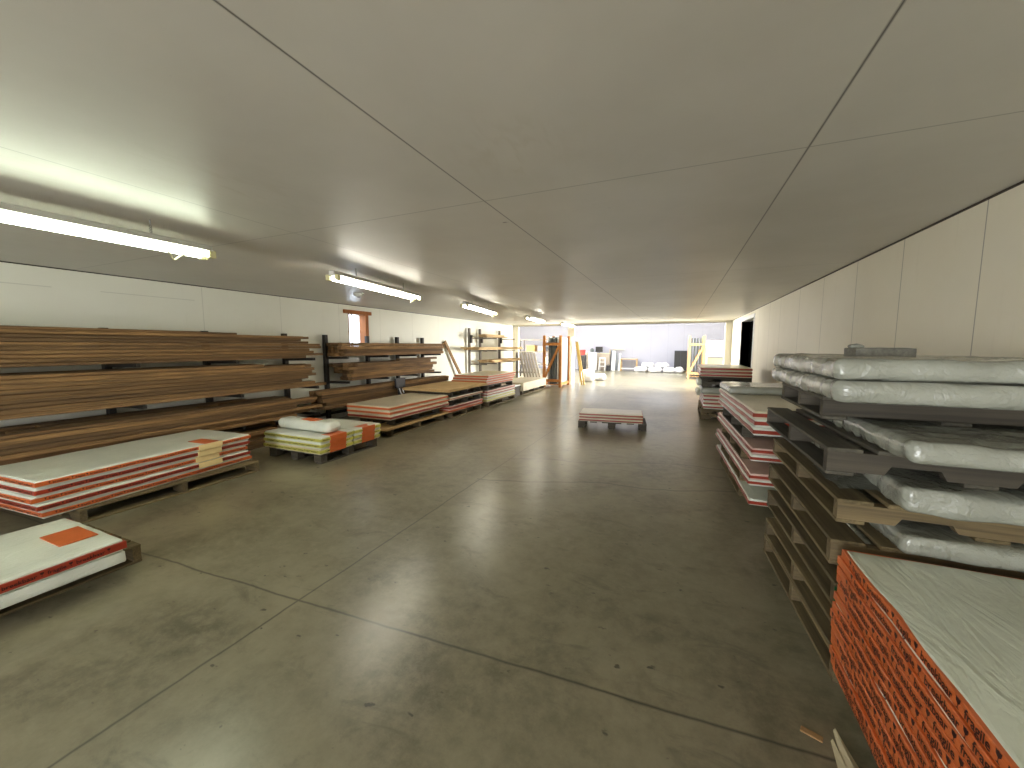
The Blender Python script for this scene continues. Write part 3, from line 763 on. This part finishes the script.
pallet('topmost pallet of the far stack by the doorway', 0.46, 1.34, 8.75, 9.95, 0.78, 0.11, dark=True)
for k in range(3): panel('rusty red edged panel on top of the doorway stack, %s of three' % ('lowest', 'middle', 'uppermost')[k], 0.86, 9.30, 0.89 + 0.063*k, 1.5, 0.88, 0.063, 'tape_red', 0.55, film='film_cream', seed=k, group='upper panels of the doorway stack')
for k, (z0, dy) in enumerate(((0.46, 0.25), (0.68, 0.1))):
    t = thing('film_bundle', 'crumpled white film hanging off the aisle side of the doorway stack, %s' % ('lower', 'upper')[k], 'plastic film', (0.42 - 0.0, 9.05 + dy, z0))
    link('crumpled_film', soft_box_mesh('crumpled_film', 0.075, 0.5, 0.13, 0.03, (4, 10, 4), 0.02, 9.0, 11 + k, 0.01), M['film'], t)

# ------------------------------------------------------------------ lumber rack on the left wall
rack = thing('lumber_rack', 'long dark steel cantilever rack holding the brown boards', 'rack', (0, 0, 0))
TIERS = {'A': 1.30, 'B': 0.82, 'C': 0.36}
for y in (1.15, 2.36, 3.45, 4.70, 5.56, 6.68, 7.68, 8.70):
    tall = 2.0 if abs(y - 5.56) < 0.01 else 1.0
    MB().box(-6.46, -6.38, y - 0.035, y + 0.035, 0, 1.72, 0.004).build('upright', M['steel'], rack)
    arms = [('A', -5.72), ('B', -5.66), ('C', -5.66)]
    if y > 5: arms = [('A', -5.85), ('B', -5.85), ('C', -5.70)]
    for tname, xf in arms:
        z0 = TIERS[tname]
        MB().obox((-6.42, y, z0 - 0.035), (xf + 0.02, y, z0 - 0.022), 0.04, 0.045).build('arm', M['steel'], rack)
for a, b, zz in ((1.1, 5.6, 0.12), (5.5, 8.8, 0.12)): MB().box(-6.45, -6.40, a, b, zz, zz + 0.05, 0.003).build('tie_bar', M['steel'], rack)
BM = {}
def board(label, xc, y0, y1, z, wd, th, rz, group, mat='lumber'):
    k = (round(y1 - y0, 1), wd, th, mat)
    if k not in BM: BM[k] = MB().box(-wd/2, wd/2, -k[0]/2, k[0]/2, 0, th - 0.0015, 0.006).mesh('board'); BM[k].materials.append(M[mat])
    o = link('lumber_board', BM[k], None, None, (xc, (y0+y1)/2, z), (0, 0, rz))
    return tag(o, label, 'board', group)
def tier(desc, xf, z0, rows, cols, th, wd, ya, yb, jit_a, jit_b, rz=0.3, slack=0.0, full_ends=False, top_extra=0):
    """front column and top row of a pile of boards (the ends too where they are seen)"""
    for r in range(rows):
        for c in range(cols):
            if c and r < rows - 1 and not full_ends: continue
            x = xf - wd/2 - c * (wd + 0.004) + (random.uniform(-0.03, 0.03) if c == 0 else random.uniform(-0.002, 0.002))
            a = ya + random.uniform(0, jit_a); b = yb - random.uniform(0, jit_b)
            if c == 0: lab = 'front brown board of the %s, %s' % (desc, order(r, rows))
            elif r == rows - 1: lab = 'brown board on top of the %s, %s back from front' % (desc, ('', 'one', 'two', 'three', 'four', 'five')[c])
            else: lab = 'brown board inside the %s, row %s, %s back from front' % (desc, NUM[r + 1], ('', 'one', 'two', 'three', 'four', 'five')[c])
            board(lab, x, a, b, z0 + r * th, wd, th, 0.0 if c else R(random.uniform(-rz, rz) * 0.25), 'boards of the ' + desc)
    for q in range(top_extra):
        a = ya + random.uniform(0.3, 1.6); b = min(yb + 0.02, a + random.uniform(1.6, 3.0))
        board('loose brown board over the %s, %s from front' % (desc, ('first', 'second', 'third', 'fourth')[q]), xf - 0.09 - q * (wd + 0.03), a, b, z0 + rows * th, wd, th * 0.8, R(random.uniform(-0.25, 0.25)), 'loose boards over the ' + desc)
NUM = ['zero', 'one', 'two', 'three', 'four', 'five', 'six', 'seven', 'eight', 'nine', 'ten', 'eleven', 'twelve']
tier('near bay upper tier', -5.74, 1.3005, 9, 4, 0.040, 0.13, 0.2, 4.95, 0.25, 0.45, top_extra=2)
tier('near bay middle tier', -5.68, 0.8205, 8, 4, 0.046, 0.14, 0.3, 5.0, 0.3, 0.55, top_extra=4)
tier('near bay lower tier', -5.66, 0.3605, 6, 5, 0.046, 0.15, 0.4, 4.75, 0.3, 0.5, top_extra=4)
tier('near bay floor level', -5.66, 0.0, 4, 4, 0.062, 0.16, 0.5, 4.35, 0.3, 0.5, top_extra=1)
tier('window bay upper tier', -5.88, 1.3005, 4, 4, 0.066, 0.11, 5.38, 9.0, 0.22, 0.15, full_ends=True)
tier('window bay middle tier', -5.88, 0.8205, 5, 4, 0.068, 0.11, 5.56, 8.65, 0.30, 0.45, full_ends=True, top_extra=1)
tier('window bay lower tier', -5.74, 0.3605, 5, 3, 0.066, 0.12, 4.85, 9.05, 0.1, 0.25, full_ends=True)
t = thing('strap_bundle', 'black straps and clamp hanging on the lower tier under the window', 'strap bundle', (-5.70, 6.85, 0.45))
MB().box(0, 0.05, -0.16, 0.16, 0.13, 0.34, 0.008).build('clamp', M['black'], t)
MB().path([(0.03, -0.10, 0.2), (0.07, -0.11, 0.05), (0.05, -0.06, -0.06), (0.04, 0.0, 0.1)], 0.018, 7).path([(0.03, 0.1, 0.22), (0.06, 0.09, 0.0), (0.05, 0.13, -0.12)], 0.022, 7).build('strap', M['black'], t)
MB().path([(0.06, -0.07, 0.12), (0.08, -0.05, 0.02), (0.07, 0.0, -0.02)], 0.013, 6).path([(0.07, 0.03, 0.1), (0.08, 0.06, 0.0)], 0.012, 6).build('white_tie', M['white'], t)
o = MB().obox((-6.30, 11.0, 0.0), (-6.45, 9.85, 1.64), 0.09, 0.04, (1, 0, 0)).build('leaning_plank', M['lumber'])
tag(o, 'single plank leaning against the white wall between the two racks', 'board')

# small far rack
rk = thing('small_lumber_rack', 'grey steel rack of pale boards beside the wide opening', 'rack', (0, 0, 0))
for y in (11.25, 12.0, 13.6):
    MB().box(-6.44, -6.36, y - 0.035, y + 0.035, 0, 2.09, 0.004).build('upright', M['steel_grey'], rk)
    MB().box(-6.36, -6.30, y - 0.05, y + 0.05, 1.60, 1.86, 0.004).build('bracket', M['steel'], rk)
    for z0 in (1.78, 1.36, 0.92): MB().obox((-6.38, y, z0 - 0.025), (-5.75, y, z0 - 0.0225), 0.035, 0.035).build('arm', M['steel_grey'], rk)
for z0, n, ya, yb, w_ in ((1.795, 2, 11.1, 13.1, 3), (1.375, 2, 10.5, 14.6, 4), (0.935, 2, 11.5, 14.5, 4)):
    nm = {1.795: 'top', 1.375: 'middle', 0.935: 'lower'}[z0]
    for r in range(n):
        for c in range(w_):
            board('pale board on the %s arms of the small far rack, %s row, %s from front' % (nm, ('under', 'upper')[r], ('first', 'second', 'third', 'fourth')[c]), -5.82 - c*0.135, ya + random.uniform(0, .4), yb - random.uniform(0, .5), z0 + r*0.045, 0.13, 0.045, 0, 'pale boards on the %s arms' % nm, 'lumber_pale')

# ------------------------------------------------------------------ around the opening
lr = thing('leaning_stand', 'low stand of rails behind the leaning grey strips', 'stand', (0, 0, 0))
for z0, xx in ((0.45, -5.60), (0.95, -5.75)): MB().box(xx - 0.15, xx + 0.55, 14.12, 14.16, z0, z0 + 0.04, 0.003).build('rail', M['steel_grey'], lr)
for xx in (-5.95, -5.9): MB().box(xx, xx + 0.04, 14.16, 14.20, 0, 1.25, 0.003).build('post', M['steel_grey'], lr)
MB().box(-5.95, -5.05, 14.16, 14.20, 0.45, 0.49, 0.003).box(-5.95, -5.2, 14.16, 14.20, 0.95, 0.99, 0.003).build('brace_bar', M['steel_grey'], lr)
for k in range(6):
    xt = -5.74 + 0.115*k; xb = -5.42 + 0.125*k
    o = MB().obox((xb, 14.0, 0.0), (xt, 14.09, 1.27), 0.07, 0.05, (0, 1, 0)).build('grey_strip', M['profile'])
    tag(o, 'pale grey strip leaning on the rail stand, %s from the wall' % ('first', 'second', 'third', 'fourth', 'fifth', 'sixth')[k], 'strip', 'leaning grey strips')

def crate(label, x0, x1, y0, y1, h, mat, group='timber glass crates'):
    t = thing('timber_crate', label, 'crate', ((x0+x1)/2, (y0+y1)/2, 0), 0, group)
    lx, ly = (x1-x0)/2, (y1-y0)/2; p = 0.09
    for sx in (-1, 1):
        for sy in (-1, 1):
            cx, cy = sx*(lx - p/2), sy*(ly - p/2)
            MB().box(cx - p/2, cx + p/2, cy - p/2, cy + p/2, 0, h, 0.004).build('post', M[mat], t)
    for sy in (-1, 1):
        y = sy*(ly + 0.012)
        for z0 in (0.20, 1.52): MB().box(-lx, lx, y - 0.012, y + 0.012, z0, z0 + 0.10, 0.003).build('cross_rail', M[mat], t)
        MB().obox((-lx + 0.08, y + sy*0.024, 0.32), (lx - 0.08, y + sy*0.024, 1.50), 0.024, 0.09, (-1, 0, 0.5)).build('brace', M[mat], t)
    for sx in (-1, 1): MB().box(sx*lx - 0.05 if sx > 0 else -lx, sx*lx if sx > 0 else -lx + 0.05, -ly + p, ly - p, 0.08, 0.17, 0.003).build('side_rail', M[mat], t)
    MB().box(-lx + 0.05, lx - 0.05, -ly + p, ly - p, 0.08, 0.12, 0.003).build('base_board', M[mat], t)
    return t
def sheet(label, x, y0, y1, z0, z1, th, mat, group):
    o = MB().box(-th/2, th/2, -(y1-y0)/2, (y1-y0)/2, 0, z1 - z0, 0.003).build('standing_sheet', M[mat], None, (x, (y0+y1)/2, z0)); return tag(o, label, 'sheet', group)
crate('orange timber crate with a diagonal brace, left of the wide opening', -4.56, -3.86, 13.40, 14.60, 1.88, 'orange_timber')
for k, (x, th_, m, w_) in enumerate(((-4.38, 0.03, 'pale_sheet', 'pale'), (-4.29, 0.05, 'grey_sheet', 'slate grey'), (-4.20, 0.05, 'grey_sheet', 'slate grey'), (-4.12, 0.06, 'grey_sheet', 'slate grey'), (-4.02, 0.05, 'pale_sheet', 'white'), (-3.935, 0.03, 'blue_sheet', 'blue grey'))):
    sheet('%s sheet standing in the orange crate, %s from its far side' % (w_, ('first', 'second', 'third', 'fourth', 'fifth', 'last')[k]), x, 13.5, 14.5, 0.12, 1.82 - 0.02*(k % 2), th_, m, 'sheets in the orange crate')
sheet('tall white sheet standing behind the orange crate', -3.84, 14.65, 15.05, 0.0, 1.85, 0.06, 'pale_sheet', None)
for k in range(2):
    o = MB().obox((-3.30 - 0.10*k, 14.66 + .02*k, 0.0), (-3.62 - 0.05*k, 14.78 + 0.02*k, 1.66), 0.06, 0.05, (0, 1, 0)).build('yellow_plank', M['yellow_timber'])
    tag(o, 'yellow plank leaning beside the orange crate, %s of two' % ('front', 'back')[k], 'board', 'leaning yellow planks')
def heap(label, x, y, z, sx, sy, sz, seed, mat='sack', name='white_sack', cat='sack', group=None, rz=0.0):
    t = thing(name, label, cat, (x, y, z), rz, group)
    link('sack_body', soft_box_mesh('sack_body', sx, sy, sz, min(sz, sx, sy)*0.45, (8, 8, 4), sz*0.12, 4.0, seed, sz*0.08), M[mat], t)
    tw = MB().tube((sx*0.48, 0, sz*0.5), (sx*0.56, 0, sz*0.55), sz*0.10, 8, sz*0.16).build('tied_end', M[mat], t)
    return t
heap('bulging white sack standing beside the yellow planks', -3.50, 16.2, 0, 0.55, 0.6, 0.52, 1)
heap('small white sack in front of the drum', -3.15, 17.0, 0, 0.5, 0.5, 0.28, 2)
# shelf and odds and ends seen through the left opening
sh = thing('storage_shelf', 'dark frame shelf of boxes seen through the opening beside the crate', 'shelf', (-6.2, 18.0, 0))
for x in (-1.0, 1.0):
    for y in (-0.25, 0.25): MB().box(x - 0.025, x + 0.025, y - 0.025, y + 0.025, 0, 1.82, 0.003).build('post', M['steel'], sh)
for z0 in (0.6, 1.2, 1.78): MB().box(-1.03, 1.03, -0.28, 0.28, z0, z0 + 0.035, 0.003).build('shelf_board', M['steel_grey'], sh)
for k, (x, z0, w_, h_, m, c) in enumerate(((-0.5, 1.235, 0.45, 0.3, 'cardboard', 'brown'), (0.1, 1.235, 0.35, 0.22, 'taupe', 'taupe'), (0.65, 1.235, 0.4, 0.34, 'blue', 'blue'), (0.5, 0.635, 0.6, 0.35, 'white', 'white'))):
    b = thing('storage_box', '%s box on the dark frame shelf beyond the crate' % c, 'box', (-6.2 + x, 18.0, z0))
    MB().box(-w_/2, w_/2, -0.2, 0.2, 0, h_*0.85, 0.006).build('box_body', M[m], b)
    MB().box(-w_/2 - 0.01, w_/2 + 0.01, -0.21, 0.21, h_*0.85, h_, 0.006).build('lid', M[m], b)

# ------------------------------------------------------------------ the bright far room
ds = thing('workbench', 'taupe cupboard bench against the far pale wall', 'bench', (-4.62, 24.05, 0))
MB().box(-0.75, 0.75, -0.02, 0.3, 0, 1.02, 0.006).build('cupboard_body', M['taupe'], ds)
MB().box(-0.78, 0.78, -0.05, 0.32, 1.02, 1.06, 0.004).build('bench_top', M['beige'], ds)
MB().box(0.73, 0.78, -0.05, 0.3, 1.06, 1.30, 0.004).build('end_panel', M['taupe'], ds)
dr = thing('white_drum', 'tall white drum before the taupe bench', 'drum', (-4.82, 23.6, 0))
MB().lathe([(0.26, 0), (0.27, 0.02), (0.27, 1.05), (0.25, 1.1)], 28).build('drum_body', M['white'], dr, smooth=True)
MB().lathe([(0.275, 1.04), (0.275, 1.07), (0.24, 1.12), (0.05, 1.13)], 28).build('drum_lid', M['white'], dr, smooth=True)
mo = thing('black_monitor', 'black screen standing on the taupe bench', 'monitor', (-4.52, 24.05, 1.06))
MB().box(-0.22, 0.22, -0.02, 0.03, 0.07, 0.40, 0.01).build('screen', M['black'], mo)
MB().box(-0.1, 0.1, -0.06, 0.06, 0, 0.012).box(-0.02, 0.02, -0.0, 0.03, 0.012, 0.09).build('stand', M['black'], mo)
pt = thing('grey_pot', 'small dark grey pot standing on the white drum lid', 'pot', (-4.86, 23.6, 1.13))
MB().lathe([(0.09, 0), (0.13, 0.06), (0.12, 0.16), (0.07, 0.2)], 18).build('pot_body', M['grey_sheet'], pt, smooth=True)
MB().lathe([(0.075, 0.2), (0.03, 0.235)], 14).build('pot_lid', M['grey_sheet'], pt)
cr = thing('black_trolley', 'dark trolley with a red bin on it, beside the drum', 'trolley', (-5.05, 21.9, 0))
MB().box(-0.18, 0.18, -0.2, 0.2, 0.08, 0.95, 0.01).build('trolley_body', M['black'], cr)
for x in (-0.13, 0.13):
    for y in (-0.15, 0.15): MB().tube((x - .02, y, 0.04), (x + .02, y, 0.04), 0.04, 12).build('wheel', M['black'], cr)
MB().box(-0.19, 0.19, -0.21, 0.21, 0.95, 0.98, 0.004).build('top_tray', M['slate'], cr)
rb = thing('red_bin', 'red bin standing on the dark trolley', 'bin', (-5.05, 21.9, 0.98))
MB().lathe([(0.13, 0), (0.17, 0.28), (0.18, 0.30), (0.16, 0.30), (0.12, 0.03)], 18).build('bin_body', M['red'], rb)
st = thing('step_stool', 'white step stool before the taupe bench', 'stool', (-4.22, 23.6, 0))
for x in (-0.19, 0.19):
    MB().obox((x, -0.25, 0), (x*0.8, 0.0, 0.78), 0.035, 0.03, (0, 1, 0)).build('leg', M['white'], st)
    MB().obox((x, 0.25, 0), (x*0.8, 0.02, 0.78), 0.035, 0.03, (0, 1, 0)).build('leg', M['white'], st)
for z0, y in ((0.27, -0.165), (0.52, -0.085)): MB().box(-0.18, 0.18, y - 0.09, y + 0.09, z0, z0 + 0.03, 0.003).build('tread', M['white'], st)
MB().box(-0.18, 0.18, -0.12, 0.14, 0.76, 0.80, 0.004).build('top_step', M['white'], st)
b = thing('dark_case', 'small dark case on the floor beside the white step stool', 'case', (-3.88, 23.7, 0))
MB().box(-0.12, 0.12, -0.1, 0.1, 0, 0.34, 0.012).build('case_body', M['black'], b); MB().path([(-0.05, 0, 0.34), (-0.05, 0, 0.39), (0.05, 0, 0.39), (0.05, 0, 0.34)], 0.01).build('handle', M['black'], b)
for k, (x, xt, w_, h_) in enumerate(((-3.66, -3.68, 0.22, 1.2), (-3.32, -3.29, 0.08, 1.05), (-3.42, -3.50, 0.05, 1.1))):
    o = MB().obox((x, 24.1, 0.0), (xt, 24.44, h_), w_, 0.04, (0, -1, 0)).build('white_board' if k < 2 else 'grey_lath', M['white'] if k < 2 else M['grey_sheet'])
    tag(o, ('wide white panel leaning on the far wall beside the stool', 'narrow white panel leaning on the far wall beside the table', 'thin grey lath leaning on the far wall between white panels')[k], 'panel')
ws = MB().box(-3.75, -3.05, 24.30, 24.5, 1.27, 1.30).build('wall_shelf', M['beige']); tag(ws, 'thin shelf fixed on the far wall above the leaning panels', 'shelf')
tb = thing('small_table', 'small light wood table against the far wall', 'table', (-2.72, 24.05, 0))
MB().box(-0.5, 0.5, -0.3, 0.3, 0.70, 0.74, 0.005).build('table_top', M['lumber_pale'], tb)
for x in (-0.45, 0.45):
    for y in (-0.25, 0.25): MB().box(x - 0.025, x + 0.025, y - 0.025, y + 0.025, 0, 0.70, 0.003).build('leg', M['lumber_pale'], tb)
MB().box(-0.45, 0.45, -0.265, -0.235, 0.15, 0.19, 0.003).build('stretcher', M['white'], tb)
k = 0
for i, (x, y, z0, sx) in enumerate(((-2.0, 23.55, 0, .72), (-1.22, 23.5, 0, .72), (-1.5, 24.1, 0, .78), (-0.45, 23.45, 0, .66), (-1.62, 23.8, 0.262, .7), (-0.86, 23.75, 0.262, .7))):
    heap('white sack in the low heap by the far wall, %s' % ('at its table end', 'at the middle front', 'behind the front row', 'at its cabinet end', 'on top toward the table', 'on top toward the cabinet')[i], x, y, z0, sx, 0.45, 0.28, i + 3, group='heap of white sacks')
pallet('small pallet under the dark cabinet at the far wall', -0.28, 0.45, 23.75, 24.4, 0, 0.12)
cb = thing('dark_cabinet', 'dark slate cabinet on a pallet by the far wall', 'cabinet', (0.10, 24.08, 0.12))
MB().box(-0.32, 0.34, -0.25, 0.25, 0, 1.12, 0.01).build('cabinet_body', M['slate'], cb)
for x0 in (-0.31, 0.015): MB().box(x0, x0 + 0.315, -0.27, -0.25, 0.03, 1.09, 0.005).build('door', M['black'], cb)
heap('small white sack leaning beside the dark cabinet', 0.05, 23.3, 0, 0.45, 0.35, 0.34, 12)
crate('peach timber crate with a diagonal brace, before the dark cabinet', 0.40, 1.10, 19.50, 20.50, 1.97, 'peach_timber')
for k in range(4):
    sheet('slate grey sheet standing in the peach crate, %s from its cabinet side' % ('first', 'second', 'third', 'last')[k], 0.55 + 0.13*k, 19.6, 20.4, 0.12, 1.86, 0.05, 'grey_sheet', 'sheets in the peach crate')
wr = thing('white_frame_rack', 'white rack of frames beside the peach crate, cut by the opening', 'rack', (1.78, 21.4, 0))
for x in (-0.50, 0.50):
    for y in (-0.3, 0.3): MB().box(x - 0.03, x + 0.03, y - 0.03, y + 0.03, 0, 1.76, 0.003).build('post', M['white'], wr)
for z0 in (0.42, 0.98, 1.46, 1.72): MB().box(-0.53, 0.53, -0.33, 0.33, z0, z0 + 0.05, 0.003).build('shelf', M['white'], wr)
MB().box(-0.46, 0.46, -0.28, 0.28, 0.47, 0.92, 0.006).build('beige_board_load', M['beige'], wr)
MB().box(-0.48, 0.48, -0.02, 0.0, 1.03, 1.72, 0.003).build('back_panel', M['white'], wr)
